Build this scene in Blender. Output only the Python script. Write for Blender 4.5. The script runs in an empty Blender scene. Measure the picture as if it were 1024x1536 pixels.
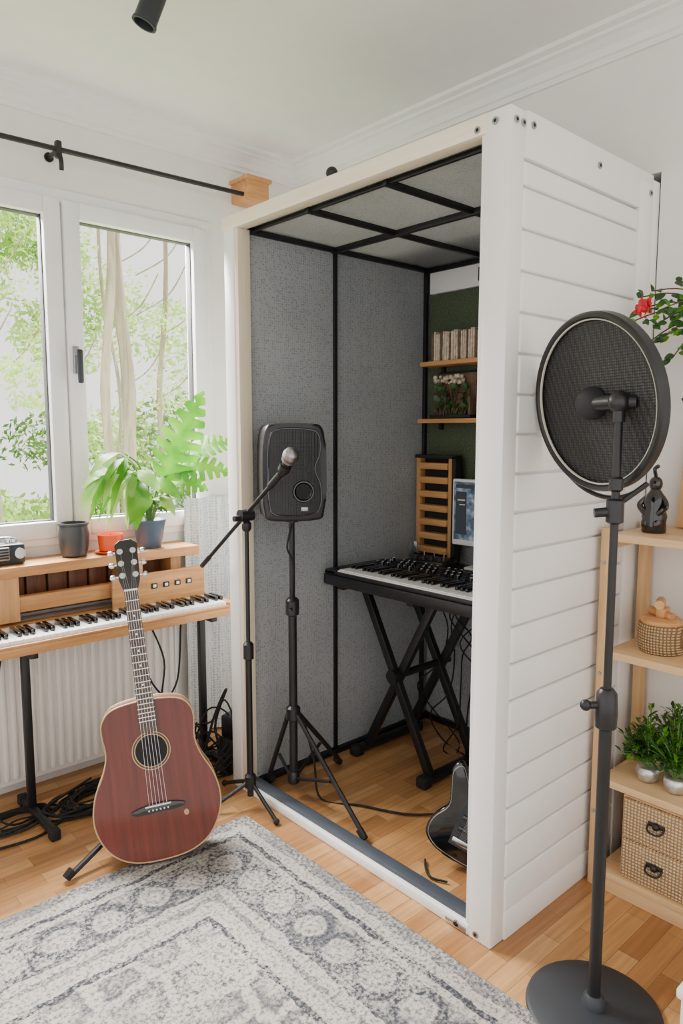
import bpy, bmesh, math, random
from mathutils import Vector, Matrix, noise
random.seed(7)
V=Vector
COL=bpy.context.scene.collection

# ---------------------------------------------------------------- materials
def newmat(name):
    m=bpy.data.materials.new(name); m.use_nodes=True
    nt=m.node_tree; b=nt.nodes["Principled BSDF"]
    return m,nt,b
def nd(nt,t,**kw):
    n=nt.nodes.new(t)
    for k,v in kw.items():
        if hasattr(n,k): setattr(n,k,v)
        else: n.inputs[k].default_value=v
    return n
def coords(nt,scale=(1,1,1),rot=(0,0,0)):
    tc=nd(nt,"ShaderNodeTexCoord"); mp=nd(nt,"ShaderNodeMapping")
    mp.inputs["Scale"].default_value=scale; mp.inputs["Rotation"].default_value=rot
    nt.links.new(tc.outputs["Object"],mp.inputs["Vector"]); return mp.outputs[0]
def ramp(nt,fac,stops,interp='LINEAR'):
    r=nd(nt,"ShaderNodeValToRGB"); r.color_ramp.interpolation=interp
    e=r.color_ramp.elements
    while len(e)<len(stops): e.new(0.5)
    for i,(p,c) in enumerate(stops):
        e[i].position=p; e[i].color=(c[0],c[1],c[2],1)
    nt.links.new(fac,r.inputs[0]); return r.outputs[0]
def bump(nt,b,h,strength=0.3,dist=0.01):
    bp=nd(nt,"ShaderNodeBump"); bp.inputs["Strength"].default_value=strength; bp.inputs["Distance"].default_value=dist
    nt.links.new(h,bp.inputs["Height"]); nt.links.new(bp.outputs[0],b.inputs["Normal"])
def plain(name,c,rough=0.5,metal=0.0,var=0.08,scale=12,bmp=0.0,spec=0.5,coat=0):
    m,nt,b=newmat(name); v=coords(nt)
    n=nd(nt,"ShaderNodeTexNoise"); n.inputs["Scale"].default_value=scale; n.inputs["Detail"].default_value=4
    nt.links.new(v,n.inputs["Vector"])
    lo=[max(0,x*(1-var)) for x in c]; hi=[min(1,x*(1+var)) for x in c]
    nt.links.new(ramp(nt,n.outputs["Fac"],[(0.3,lo),(0.7,hi)]),b.inputs["Base Color"])
    b.inputs["Roughness"].default_value=rough; b.inputs["Metallic"].default_value=metal
    b.inputs["Specular IOR Level"].default_value=spec; b.inputs["Coat Weight"].default_value=coat
    if bmp: bump(nt,b,n.outputs["Fac"],bmp,0.003)
    return m
def wood(name,c1,c2,axis=0,rough=0.45,sc=1.0,coat=0.0):
    m,nt,b=newmat(name); s=[28*sc,28*sc,28*sc]; s[axis]=2.2*sc
    v=coords(nt,s)
    n=nd(nt,"ShaderNodeTexNoise"); n.inputs["Scale"].default_value=1.6; n.inputs["Detail"].default_value=6; n.inputs["Roughness"].default_value=0.62; n.inputs["Distortion"].default_value=0.6
    nt.links.new(v,n.inputs["Vector"])
    nt.links.new(ramp(nt,n.outputs["Fac"],[(0.3,c1),(0.7,c2)]),b.inputs["Base Color"])
    b.inputs["Roughness"].default_value=rough; b.inputs["Coat Weight"].default_value=coat; b.inputs["Coat Roughness"].default_value=.12
    bump(nt,b,n.outputs["Fac"],0.12,0.002); return m
def dots(name,base,dark,cell,rough=0.6,lo=0.25,hi=0.4,rand=0.15,bs=0.5,metal=0,trans=0):
    m,nt,b=newmat(name); v=coords(nt)
    n=nd(nt,"ShaderNodeTexVoronoi"); n.inputs["Scale"].default_value=1.0/cell; n.inputs["Randomness"].default_value=rand
    nt.links.new(v,n.inputs["Vector"])
    big=nd(nt,"ShaderNodeTexNoise"); big.inputs["Scale"].default_value=3; nt.links.new(v,big.inputs["Vector"])
    c=ramp(nt,n.outputs["Distance"],[(lo,dark),(hi,base)])
    mx=nd(nt,"ShaderNodeMix",data_type='RGBA',blend_type='MULTIPLY'); mx.inputs[0].default_value=1
    nt.links.new(c,mx.inputs[6]); nt.links.new(ramp(nt,big.outputs["Fac"],[(0.3,(.86,.86,.86)),(.7,(1,1,1))]),mx.inputs[7])
    nt.links.new(mx.outputs[2],b.inputs["Base Color"]); b.inputs["Roughness"].default_value=rough; b.inputs["Metallic"].default_value=metal
    bump(nt,b,n.outputs["Distance"],bs,0.004)
    if trans:
        t=nd(nt,"ShaderNodeBsdfTranslucent"); nt.links.new(mx.outputs[2],t.inputs[0])
        ms=nd(nt,"ShaderNodeMixShader"); ms.inputs[0].default_value=trans
        nt.links.new(b.outputs[0],ms.inputs[1]); nt.links.new(t.outputs[0],ms.inputs[2]); nt.links.new(ms.outputs[0],nt.nodes["Material Output"].inputs[0])
    return m
def wicker(name,c1,c2,s=90):
    m,nt,b=newmat(name); v=coords(nt)
    w1=nd(nt,"ShaderNodeTexWave",bands_direction='Z'); w1.inputs["Scale"].default_value=s/3.1; w1.inputs["Distortion"].default_value=1.2
    w2=nd(nt,"ShaderNodeTexWave",bands_direction='Y'); w2.inputs["Scale"].default_value=s/3.1; w2.inputs["Distortion"].default_value=1.2
    nt.links.new(v,w1.inputs["Vector"]); nt.links.new(v,w2.inputs["Vector"])
    mu=nd(nt,"ShaderNodeMath",operation='MULTIPLY'); nt.links.new(w1.outputs["Fac"],mu.inputs[0]); nt.links.new(w2.outputs["Fac"],mu.inputs[1])
    nt.links.new(ramp(nt,mu.outputs[0],[(0.05,c1),(0.45,c2)]),b.inputs["Base Color"]); b.inputs["Roughness"].default_value=.8
    bump(nt,b,mu.outputs[0],0.8,0.006); return m
def leafmat(name,c1,c2,trans=0.45,sc=9):
    m,nt,b=newmat(name); v=coords(nt)
    n=nd(nt,"ShaderNodeTexNoise"); n.inputs["Scale"].default_value=sc; nt.links.new(v,n.inputs["Vector"])
    c=ramp(nt,n.outputs["Fac"],[(0.35,c1),(0.65,c2)])
    nt.links.new(c,b.inputs["Base Color"]); b.inputs["Roughness"].default_value=.42
    t=nd(nt,"ShaderNodeBsdfTranslucent"); nt.links.new(c,t.inputs[0])
    mx=nd(nt,"ShaderNodeMixShader"); mx.inputs[0].default_value=trans
    nt.links.new(b.outputs[0],mx.inputs[1]); nt.links.new(t.outputs[0],mx.inputs[2])
    nt.links.new(mx.outputs[0],nt.nodes["Material Output"].inputs[0]); return m
def glassmat(name,tint=(1,1,1),refl=0.06):
    m,nt,b=newmat(name)
    tr=nd(nt,"ShaderNodeBsdfTransparent"); tr.inputs[0].default_value=(*tint,1)
    gl=nd(nt,"ShaderNodeBsdfGlossy"); gl.inputs["Roughness"].default_value=.02
    mx=nd(nt,"ShaderNodeMixShader"); mx.inputs[0].default_value=refl
    nt.links.new(tr.outputs[0],mx.inputs[1]); nt.links.new(gl.outputs[0],mx.inputs[2])
    nt.links.new(mx.outputs[0],nt.nodes["Material Output"].inputs[0]); return m

M={}
M['wall']=plain("wall_paint",(.82,.80,.765),.85,var=.02,bmp=.03)
M['ceil']=plain("ceiling_paint",(.86,.85,.83),.9,var=.015)
M['trim']=plain("trim_paint",(.86,.845,.82),.6,var=.02)
M['pvc']=plain("window_pvc",(.86,.855,.85),.3,var=.01)
M['white']=plain("white_lacquer",(.88,.865,.84),.38,var=.02,scale=6)
M['cream']=wood("bare_birch_edge",(.78,.65,.47),(.86,.76,.60),2)
M['creamy']=wood("bare_birch_header",(.82,.71,.54),(.90,.82,.68),1)
M['black']=plain("black_powdercoat",(.008,.008,.009),.45,var=.2)
M['blackp']=plain("black_plastic",(.010,.010,.012),.38,var=.2,scale=40)
M['blackm']=plain("black_matte",(.012,.012,.014),.7,var=.2)
M['blackg']=plain("black_gloss",(.005,.005,.006),.15,var=.2,coat=.5)
M['charcoal']=plain("charcoal_metal",(.020,.024,.031),.5,var=.12,bmp=.05)
M['track']=plain("track_grey",(.050,.060,.078),.5,var=.1)
M['gasket']=plain("grey_gasket",(.06,.06,.065),.6)
M['chrome']=plain("chrome",(.7,.7,.7),.22,metal=1,var=.05)
M['steel']=plain("steel",(.40,.40,.41),.35,metal=1,var=.1)
M['rubber']=plain("rubber",(.008,.008,.008),.8)
M['perf']=dots("perforated_grey_panel",(.41,.43,.445),(.19,.205,.22),.0100,.55,.20,.50,.35,.6)
M['perfroof']=dots("translucent_perforated_roof",(.46,.475,.49),(.24,.25,.27),.0100,.6,.20,.50,.35,.6,trans=.5)  # translucency added so light comes through and brightens the booth ceiling
M['felt']=plain("green_felt",(.080,.105,.058),.95,var=.35,scale=140,bmp=.5)
M['oak']=wood("oak_shelf",(.52,.24,.08),(.70,.38,.15),1)
M['oakx']=wood("oak_board",(.42,.18,.06),(.66,.34,.13),0)
M['oakz']=wood("oak_upright",(.48,.23,.085),(.64,.34,.14),2)
M['pine']=wood("pine_shelf",(.66,.41,.19),(.80,.55,.30),1)
M['pinez']=wood("pine_upright",(.56,.33,.14),(.72,.46,.23),2)
M['rust']=wood("rust_boards",(.11,.035,.015),(.24,.09,.035),2)
M['ivory']=plain("white_keys",(.88,.87,.85),.25,var=.02)
M['paper']=plain("book_paper",(.60,.50,.37),.8,var=.3,scale=60)
M['paper2']=plain("book_brown",(.15,.09,.05),.8,var=.25,scale=60)
M['cream_pl']=plain("cream_ring",(.55,.50,.42),.4)
M['bluepot']=plain("blue_ceramic",(.055,.085,.14),.4,var=.1)
M['darkpot']=plain("charcoal_ceramic",(.06,.06,.06),.38,metal=.3,var=.25,scale=6)
M['orange']=plain("orange_glaze",(.80,.09,.015),.35)
M['wax']=plain("candle_wax",(.85,.45,.22),.5)
M['soil']=plain("soil",(.05,.03,.02),.95,var=.4,scale=80,bmp=.6)
M['leaf']=leafmat("monstera_leaf",(.05,.24,.006),(.17,.45,.02),.45)
M['leaf2']=leafmat("pale_leaf",(.22,.45,.07),(.40,.62,.16),.5)
M['leafd']=leafmat("dark_leaf",(.018,.065,.015),(.045,.14,.03),.25)
M['stem']=plain("plant_stem",(.12,.24,.05),.6)
M['twig']=plain("twig",(.12,.07,.04),.8)
M['rose']=plain("rose_petal",(.62,.008,.02),.5)
M['silver']=plain("silver_foil_pot",(.6,.6,.58),.3,metal=.8,var=.25,scale=50,bmp=.6)
M['wick']=wicker("wicker_basket",(.18,.10,.04),(.64,.46,.25),110)
M['wickd']=wicker("woven_drawer",(.34,.20,.085),(.86,.68,.45),95)
M['mesh']=dots("filter_gauze",(.008,.008,.009),(.052,.047,.044),.0065,.55,.25,.45,.05,.5)
M['grille']=dots("speaker_grille",(.010,.011,.014),(.004,.004,.004),.005,.4,.3,.5,.0,.4)
M['rad']=plain("radiator_enamel",(.85,.82,.77),.4,var=.02)
M['tan']=plain("backing_board",(.60,.43,.25),.6,var=.15)
M['glass']=glassmat("window_glass",refl=.02)
M['jar']=glassmat("jar_glass",(.95,.97,.97),.12)
M['foil']=dots("silver_insulation",(.70,.72,.73),(.42,.45,.47),.013,.4,.25,.5,.3,.8,metal=.05)

def mah():
    m,nt,b=newmat("mahogany_red"); 
    tc=nd(nt,"ShaderNodeTexCoord"); mp=nd(nt,"ShaderNodeMapping"); mp.inputs["Scale"].default_value=(30,1.4,30)
    nt.links.new(tc.outputs["Object"],mp.inputs[0])
    n=nd(nt,"ShaderNodeTexNoise"); n.inputs["Scale"].default_value=1.6; n.inputs["Detail"].default_value=6; n.inputs["Roughness"].default_value=.5
    nt.links.new(mp.outputs[0],n.inputs["Vector"])
    nt.links.new(ramp(nt,n.outputs["Fac"],[(.28,(.075,.0085,.0028)),(.55,(.130,.0155,.005)),(.78,(.175,.024,.008))]),b.inputs["Base Color"])
    b.inputs["Roughness"].default_value=.36; b.inputs["Coat Weight"].default_value=.5; b.inputs["Coat Roughness"].default_value=.06; b.inputs["Specular IOR Level"].default_value=.3
    return m
M['mah']=mah()
M['mahs']=plain("mahogany_side",(.15,.05,.025),.3,var=.2,coat=.4)
M['bind']=plain("binding_cream",(.50,.32,.15),.4)
M['fret']=plain("rosewood",(.085,.052,.036),.5,var=.25,scale=50)

def parquet():
    m,nt,b=newmat("oak_parquet"); v=coords(nt)
    br=nd(nt,"ShaderNodeTexBrick"); br.offset=.37; br.offset_frequency=2
    for k,val in (("Scale",1),("Mortar Size",.0009),("Mortar Smooth",.3),("Bias",0),("Brick Width",.27),("Row Height",.060)): br.inputs[k].default_value=val
    br.inputs["Color1"].default_value=(.0,.0,.0,1); br.inputs["Color2"].default_value=(1,1,1,1); br.inputs["Mortar"].default_value=(.5,.5,.5,1)
    nt.links.new(v,br.inputs["Vector"])
    base=ramp(nt,br.outputs["Color"],[(0,(.35,.160,.058)),(.5,(.48,.245,.092)),(1,(.60,.335,.14))])
    gv=coords(nt,(3,55,3)); n=nd(nt,"ShaderNodeTexNoise"); n.inputs["Scale"].default_value=1.2; n.inputs["Detail"].default_value=6; nt.links.new(gv,n.inputs["Vector"])
    mx=nd(nt,"ShaderNodeMix",data_type='RGBA',blend_type='MULTIPLY'); mx.inputs[0].default_value=1
    nt.links.new(base,mx.inputs[6]); nt.links.new(ramp(nt,n.outputs["Fac"],[(.3,(.74,.71,.66)),(.65,(1.08,1.06,1.04))]),mx.inputs[7])
    mm=nd(nt,"ShaderNodeMix",data_type='RGBA'); nt.links.new(br.outputs["Fac"],mm.inputs[0]); nt.links.new(mx.outputs[2],mm.inputs[6]); mm.inputs[7].default_value=(.18,.09,.04,1)
    nt.links.new(mm.outputs[2],b.inputs["Base Color"]); b.inputs["Roughness"].default_value=.3
    inv=nd(nt,"ShaderNodeMath",operation='SUBTRACT'); inv.inputs[0].default_value=1; nt.links.new(br.outputs["Fac"],inv.inputs[1])
    bump(nt,b,inv.outputs[0],.25,.001); return m
M['floor']=parquet()

RX,RY=-.11,1.04
def rugmat():
    m,nt,b=newmat("distressed_rug"); v=coords(nt); L=nt.links.new
    wn=nd(nt,"ShaderNodeTexNoise"); wn.inputs["Scale"].default_value=16; wn.inputs["Detail"].default_value=3; L(v,wn.inputs["Vector"])
    sx=nd(nt,"ShaderNodeSeparateXYZ"); L(v,sx.inputs[0])
    def math_(op,a,b_=None,c=None):
        n=nd(nt,"ShaderNodeMath",operation=op)
        for i,q in enumerate((a,b_,c)):
            if q is None: continue
            if isinstance(q,(int,float)): n.inputs[i].default_value=q
            else: L(q,n.inputs[i])
        return n.outputs[0]
    wob=math_('MULTIPLY_ADD',wn.outputs["Fac"],.04,-.02)
    a=math_('ADD',math_('SUBTRACT',RX,sx.outputs[0]),wob); bb=math_('ADD',math_('SUBTRACT',RY,sx.outputs[1]),wob)
    d=math_('MINIMUM',a,bb)
    G=(.130,.135,.150); Dk=(.095,.10,.115); Lt=(.53,.49,.44); Md=(.27,.26,.26)
    bands=ramp(nt,d,[(0,Md),(.025,Md),(.045,Lt),(.085,Dk),(.105,Lt),(.13,G),(.28,G),(.295,Lt),(.325,Md),(.345,Lt),(.40,Dk),(.42,Lt)],'CONSTANT')
    cv=nd(nt,"ShaderNodeCombineXYZ"); L(math_('MULTIPLY_ADD',a,1/.14,-.205/.14),cv.inputs[0]); L(math_('MULTIPLY_ADD',bb,1/.14,-.205/.14),cv.inputs[1])
    vo=nd(nt,"ShaderNodeTexVoronoi",voronoi_dimensions='2D'); vo.inputs["Scale"].default_value=1; vo.inputs["Randomness"].default_value=.1; L(cv.outputs[0],vo.inputs["Vector"])
    circ=ramp(nt,vo.outputs["Distance"],[(0,Md),(.08,(.60,.56,.50)),(.22,(.36,.34,.33)),(.31,(.56,.52,.47)),(.37,G),(.50,G),(.60,(.40,.38,.36))])
    inb=math_('MULTIPLY',math_('GREATER_THAN',d,.13),math_('LESS_THAN',d,.28))
    m1=nd(nt,"ShaderNodeMix",data_type='RGBA'); L(inb,m1.inputs[0]); L(bands,m1.inputs[6]); L(circ,m1.inputs[7])
    fo=nd(nt,"ShaderNodeTexVoronoi",feature='DISTANCE_TO_EDGE'); fo.inputs["Scale"].default_value=7; fo.inputs["Randomness"].default_value=.7
    dv=nd(nt,"ShaderNodeVectorMath",operation='MULTIPLY_ADD'); L(wn.outputs["Color"],dv.inputs[0]); dv.inputs[1].default_value=(.06,.06,.06); L(v,dv.inputs[2]); L(dv.outputs[0],fo.inputs["Vector"])
    fn=nd(nt,"ShaderNodeTexNoise"); fn.inputs["Scale"].default_value=2.6; fn.inputs["Detail"].default_value=3; L(v,fn.inputs["Vector"])
    orn=ramp(nt,fo.outputs["Distance"],[(0,(.58,.54,.49)),(.08,(.54,.50,.45)),(.13,(.17,.17,.18)),(.25,(.28,.27,.27)),(.42,(.56,.52,.47))])
    om=nd(nt,"ShaderNodeMix",data_type='RGBA'); L(ramp(nt,fn.outputs["Fac"],[(.36,(0.1,.1,.1)),(.54,(.95,.95,.95))]),om.inputs[0]); om.inputs[6].default_value=(.54,.50,.45,1); L(orn,om.inputs[7])
    m2=nd(nt,"ShaderNodeMix",data_type='RGBA'); L(math_('GREATER_THAN',d,.42),m2.inputs[0]); L(m1.outputs[2],m2.inputs[6]); L(om.outputs[2],m2.inputs[7])
    hn=nd(nt,"ShaderNodeTexNoise"); hn.inputs["Scale"].default_value=85; hn.inputs["Detail"].default_value=5; hn.inputs["Roughness"].default_value=.75; L(v,hn.inputs["Vector"])
    ln=nd(nt,"ShaderNodeTexNoise"); ln.inputs["Scale"].default_value=4; ln.inputs["Detail"].default_value=5; L(v,ln.inputs["Vector"])
    sm=math_('MULTIPLY_ADD',ln.outputs["Fac"],.6,math_('MULTIPLY',hn.outputs["Fac"],1.0))
    wear=ramp(nt,sm,[(.78,(0,0,0)),(.96,(.85,.85,.85))])
    m3=nd(nt,"ShaderNodeMix",data_type='RGBA'); L(wear,m3.inputs[0]); L(m2.outputs[2],m3.inputs[6]); m3.inputs[7].default_value=(.62,.575,.52,1)
    dk=ramp(nt,hn.outputs["Fac"],[(.40,(.36,.37,.40)),(.51,(1,1,1))])
    m4=nd(nt,"ShaderNodeMix",data_type='RGBA',blend_type='MULTIPLY'); m4.inputs[0].default_value=.95; L(m3.outputs[2],m4.inputs[6]); L(dk,m4.inputs[7])
    L(m4.outputs[2],b.inputs["Base Color"]); b.inputs["Roughness"].default_value=.95; b.inputs["Specular IOR Level"].default_value=.15
    bump(nt,b,hn.outputs["Fac"],.8,.006); return m
M['rug']=rugmat()

def screenmat():
    m,nt,b=newmat("monitor_screen"); v=coords(nt,(1,1,1))
    br=nd(nt,"ShaderNodeTexNoise"); br.inputs["Scale"].default_value=26; br.inputs["Detail"].default_value=5; nt.links.new(v,br.inputs["Vector"])
    c=ramp(nt,br.outputs["Fac"],[(.35,(.025,.04,.06)),(.5,(.07,.095,.13)),(.70,(.24,.28,.32))])
    nt.links.new(c,b.inputs["Base Color"]); nt.links.new(c,b.inputs["Emission Color"]); b.inputs["Emission Strength"].default_value=.8; b.inputs["Roughness"].default_value=.25
    return m
M['screen']=screenmat()
M['bark']=wood("pale_bark",(.20,.16,.11),(.50,.43,.32),2,.9,.35)
M['treeleaf']=leafmat("tree_leaf",(.38,.60,.10),(.72,.88,.32),.5,1.5)
M['bushleaf']=leafmat("bush_leaf",(.07,.18,.03),(.24,.42,.07),.45,1.0)
M['grass']=plain("grass",(.30,.45,.12),.9,var=.4,scale=20)

# ---------------------------------------------------------------- mesh builder
class B:
    def __init__(s,name):
        s.name=name; s.v=[]; s.f=[]; s.mi=[]; s.mats=[]
    def m(s,k):
        if k not in s.mats: s.mats.append(k)
        return s.mats.index(k)
    def add(s,vs,fs,mat,T=None):
        o=len(s.v); k=s.m(mat)
        for p in vs:
            p=V(p); s.v.append(T@p if T else p)
        for f in fs: s.f.append([i+o for i in f]); s.mi.append(k)
    def addbm(s,bm,mat,T=None):
        bm.verts.index_update()
        s.add([v.co.copy() for v in bm.verts],[[v.index for v in f.verts] for f in bm.faces],mat,T); bm.free()
    def box(s,a,b,mat,bev=0.0,T=None,seg=2):
        bm=bmesh.new(); bmesh.ops.create_cube(bm,size=1)
        a=V(a);b=V(b); c=(a+b)/2; d=b-a
        for v in bm.verts: v.co=V((c.x+v.co.x*d.x,c.y+v.co.y*d.y,c.z+v.co.z*d.z))
        if bev>0: bmesh.ops.bevel(bm,geom=bm.edges[:],offset=min(bev,.45*min(abs(d.x),abs(d.y),abs(d.z))),segments=seg,profile=.5,affect='EDGES')
        bmesh.ops.recalc_face_normals(bm,faces=bm.faces[:])
        s.addbm(bm,mat,T)
    def cyl(s,p0,p1,r0,mat,r1=None,seg=16,T=None,cap=True):
        r1=r0 if r1 is None else r1
        p0=V(p0);p1=V(p1); z=(p1-p0).normalized()
        x=z.orthogonal().normalized(); y=z.cross(x)
        vs=[];fs=[]
        for p,r in ((p0,r0),(p1,r1)):
            for i in range(seg):
                a=2*math.pi*i/seg; vs.append(p+(x*math.cos(a)+y*math.sin(a))*r)
        for i in range(seg):
            j=(i+1)%seg; fs.append([i,j,seg+j,seg+i])
        if cap: fs.append(list(range(seg))[::-1]); fs.append(list(range(seg,2*seg)))
        s.add(vs,fs,mat,T)
    def lathe(s,prof,mat,origin=(0,0,0),axis=(0,0,1),seg=32,T=None,ring=False):
        o=V(origin); z=V(axis).normalized(); x=z.orthogonal().normalized(); y=z.cross(x)
        vs=[];fs=[];n=len(prof)
        for (r,h) in prof:
            for i in range(seg):
                a=2*math.pi*i/seg; vs.append(o+z*h+(x*math.cos(a)+y*math.sin(a))*r)
        for k in range(n if ring else n-1):
            k2=(k+1)%n
            for i in range(seg):
                j=(i+1)%seg; fs.append([k*seg+i,k*seg+j,k2*seg+j,k2*seg+i])
        if not ring:
            if prof[0][0]>1e-5: fs.append(list(range(seg))[::-1])
            if prof[-1][0]>1e-5: fs.append([ (n-1)*seg+i for i in range(seg)])
        s.add(vs,fs,mat,T)
    def tube(s,pts,r,mat,seg=8,sub=6,closed=False,T=None,smooth=True):
        P=[V(p) for p in pts]
        if smooth and len(P)>2:
            Q=[];n=len(P)
            rng=range(n if closed else n-1)
            for i in rng:
                p0=P[(i-1)%n] if (closed or i>0) else P[0]; p1=P[i]; p2=P[(i+1)%n]; p3=P[(i+2)%n] if (closed or i+2<n) else P[-1]
                for k in range(sub):
                    t=k/sub
                    Q.append(.5*((2*p1)+(-p0+p2)*t+(2*p0-5*p1+4*p2-p3)*t*t+(-p0+3*p1-3*p2+p3)*t**3))
            if not closed: Q.append(P[-1])
            P=Q
        n=len(P); vs=[];fs=[]; up=None
        for i in range(n):
            if closed: d=(P[(i+1)%n]-P[i-1])
            else: d=(P[min(i+1,n-1)]-P[max(i-1,0)])
            d=d.normalized() if d.length>1e-9 else V((0,0,1))
            if up is None: up=d.orthogonal().normalized()
            up=(up-d*up.dot(d)); up=up.normalized() if up.length>1e-6 else d.orthogonal().normalized()
            w=d.cross(up); rr=r(i/(n-1)) if callable(r) else r
            for k in range(seg):
                a=2*math.pi*k/seg; vs.append(P[i]+(up*math.cos(a)+w*math.sin(a))*rr)
        for i in range(n if closed else n-1):
            j=(i+1)%n
            for k in range(seg):
                l=(k+1)%seg; fs.append([i*seg+k,i*seg+l,j*seg+l,j*seg+k])
        if not closed:
            fs.append(list(range(seg))[::-1]); fs.append([(n-1)*seg+k for k in range(seg)])
        s.add(vs,fs,mat,T)
    def ball(s,c,r,mat,sc=(1,1,1),seg=16,T=None):
        c=V(c); vs=[];fs=[];R=seg//2
        for i in range(R+1):
            ph=math.pi*i/R
            for k in range(seg):
                a=2*math.pi*k/seg; vs.append(c+V((math.sin(ph)*math.cos(a)*r*sc[0],math.sin(ph)*math.sin(a)*r*sc[1],math.cos(ph)*r*sc[2])))
        for i in range(R):
            for k in range(seg):
                l=(k+1)%seg; fs.append([i*seg+k,(i+1)*seg+k,(i+1)*seg+l,i*seg+l])
        s.add(vs,fs,mat,T)
    def prism(s,outline,z0,z1,mat,T=None,bev=0.0):
        bm=bmesh.new(); vv=[bm.verts.new((x,y,z0)) for x,y in outline]
        f=bm.faces.new(vv); r=bmesh.ops.extrude_face_region(bm,geom=[f])
        top=[e for e in r['geom'] if isinstance(e,bmesh.types.BMVert)]
        for v in top: v.co.z=z1
        if bev>0:
            ed=[e for e in bm.edges if abs(e.verts[0].co.z-e.verts[1].co.z)<1e-6]
            bmesh.ops.bevel(bm,geom=ed,offset=bev,segments=3,profile=.5,affect='EDGES')
        bmesh.ops.recalc_face_normals(bm,faces=bm.faces[:])
        s.addbm(bm,mat,T)
    def done(s,ang=35):
        me=bpy.data.meshes.new(s.name); me.from_pydata([tuple(p) for p in s.v],[],s.f)
        for k in s.mats: me.materials.append(M[k])
        me.polygons.foreach_set("material_index",s.mi)
        me.polygons.foreach_set("use_smooth",[True]*len(me.polygons))
        me.update()
        try: me.set_sharp_from_angle(angle=math.radians(ang))
        except Exception as e: print(e)
        o=bpy.data.objects.new(s.name,me); COL.objects.link(o); return o
def basis(o,x,y,z):
    o=V(o);x=V(x);y=V(y);z=V(z)
    return Matrix(((x.x,y.x,z.x,o.x),(x.y,y.y,z.y,o.y),(x.z,y.z,z.z,o.z),(0,0,0,1)))
def catmull2(pts,sub=6):
    n=len(pts);out=[]
    for i in range(n):
        p0,p1,p2,p3=[V((*pts[(i+k)%n],0)) for k in (-1,0,1,2)]
        for k in range(sub):
            t=k/sub; q=.5*((2*p1)+(-p0+p2)*t+(2*p0-5*p1+4*p2-p3)*t*t+(-p0+3*p1-3*p2+p3)*t**3)
            out.append((q.x,q.y))
    return out

# ---------------------------------------------------------------- room shell
WY=1.85; WX=.80; H=2.76; XL=-3.2; YB=-2.6
BD=1.20      # booth depth, rear part stands in a wall niche
b=B("floor"); b.box((XL,YB,-.1),(1.4,WY+.14,0),'floor'); b.done()
b=B("ceiling"); b.box((XL,YB,H),(1.4,WY+.14,H+.1),'ceil'); b.done()
wx0,wx1,wz0,wz1=-1.12,.29,.985,2.40
b=B("wall_left")
b.box((XL,WY,0),(wx0,WY+.14,H),'wall'); b.box((wx1,WY,0),(WX+.1,WY+.14,H),'wall')
b.box((wx0,WY,0),(wx1,WY+.14,wz0),'wall'); b.box((wx0,WY,wz1),(wx1,WY+.14,H),'wall'); b.done()
b=B("wall_back")
b.box((WX,1.31,0),(WX+.1,WY,H),'wall'); b.box((WX,YB,0),(WX+.1,-.012,H),'wall'); b.box((WX,-.012,2.27),(WX+.1,1.31,H),'wall')
b.box((WX+.1,1.31,0),(1.32,1.41,H),'wall'); b.box((WX+.1,-.112,0),(1.32,-.012,H),'wall'); b.box((BD+.02,-.012,0),(1.32,1.31,H),'wall'); b.box((WX+.1,-.012,2.50),(1.32,1.31,H),'wall')
b.done()
def crown(name,axis):
    prof=[(0,0),(.012,0),(.012,.018),(.02,.022),(.024,.045),(.045,.065),(.06,.070),(.06,.080),(.085,.085),(.085,.10),(0,.10)]
    b=B(name); vs=[];fs=[];n=len(prof)
    for e in (0,1):
        for d,h in prof:
            z=H-.10+h
            if axis=='x': vs.append(((XL if e==0 else WX-d),WY-d,z))
            else: vs.append((WX-d,(YB if e==0 else WY-d),z))
    for i in range(n): j=(i+1)%n; fs.append([i,j,n+j,n+i])
    fs.append(list(range(n))); fs.append(list(range(n,2*n)))
    b.add(vs,fs,'trim'); b.done(25)
crown("trim_1",'x'); crown("trim_2",'y')
b=B("baseboard_back"); b.box((WX-.015,YB,0),(WX,-.02,.07),'trim',.004); b.box((WX-.015,1.31,0),(WX,WY,.07),'trim',.004); b.done()
b=B("baseboard_left"); b.box((XL,WY-.015,0),(WX-.015,WY,.07),'trim',.004); b.done()

def frame(b,x0,x1,z0,z1,w,y0,y1,mat,bev=.006):
    b.box((x0,y0,z0),(x0+w,y1,z1),mat,bev); b.box((x1-w,y0,z0),(x1,y1,z1),mat,bev)
    b.box((x0+w-.004,y0,z0),(x1-w+.004,y1,z0+w),mat,bev); b.box((x0+w-.004,y0,z1-w),(x1-w+.004,y1,z1),mat,bev)
b=B("window_1")
frame(b,wx0,wx1,wz0,wz1,.055,WY-.012,WY+.07,'pvc')
b.box((-.425,WY-.005,wz0),(-.385,WY+.07,wz1),'pvc',.004)
for (a,c) in ((-1.085,-.408),(-.40,.255)):
    frame(b,a,c,wz0+.03,wz1-.04,.070,WY-.03,WY+.05,'pvc',.010)
    frame(b,a+.068,c-.068,wz0+.098,wz1-.108,.0065,WY-.004,WY+.03,'gasket',.001)
    b.box((a+.07,WY+.004,wz0+.1),(c-.07,WY+.010,wz1-.11),'glass')
b.box((-.385,WY-.045,1.68),(-.36,WY-.03,1.79),'steel',.004)
b.cyl((-.3725,WY-.03,1.76),(-.3725,WY-.075,1.76),.009,'steel')
b.box((-.384,WY-.085,1.64),(-.361,WY-.068,1.775),'charcoal',.007)
b.done()
b=B("curtain_rod")
b.cyl((-1.9,1.75,2.49),(.42,1.75,2.53),.010,'black')
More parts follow.
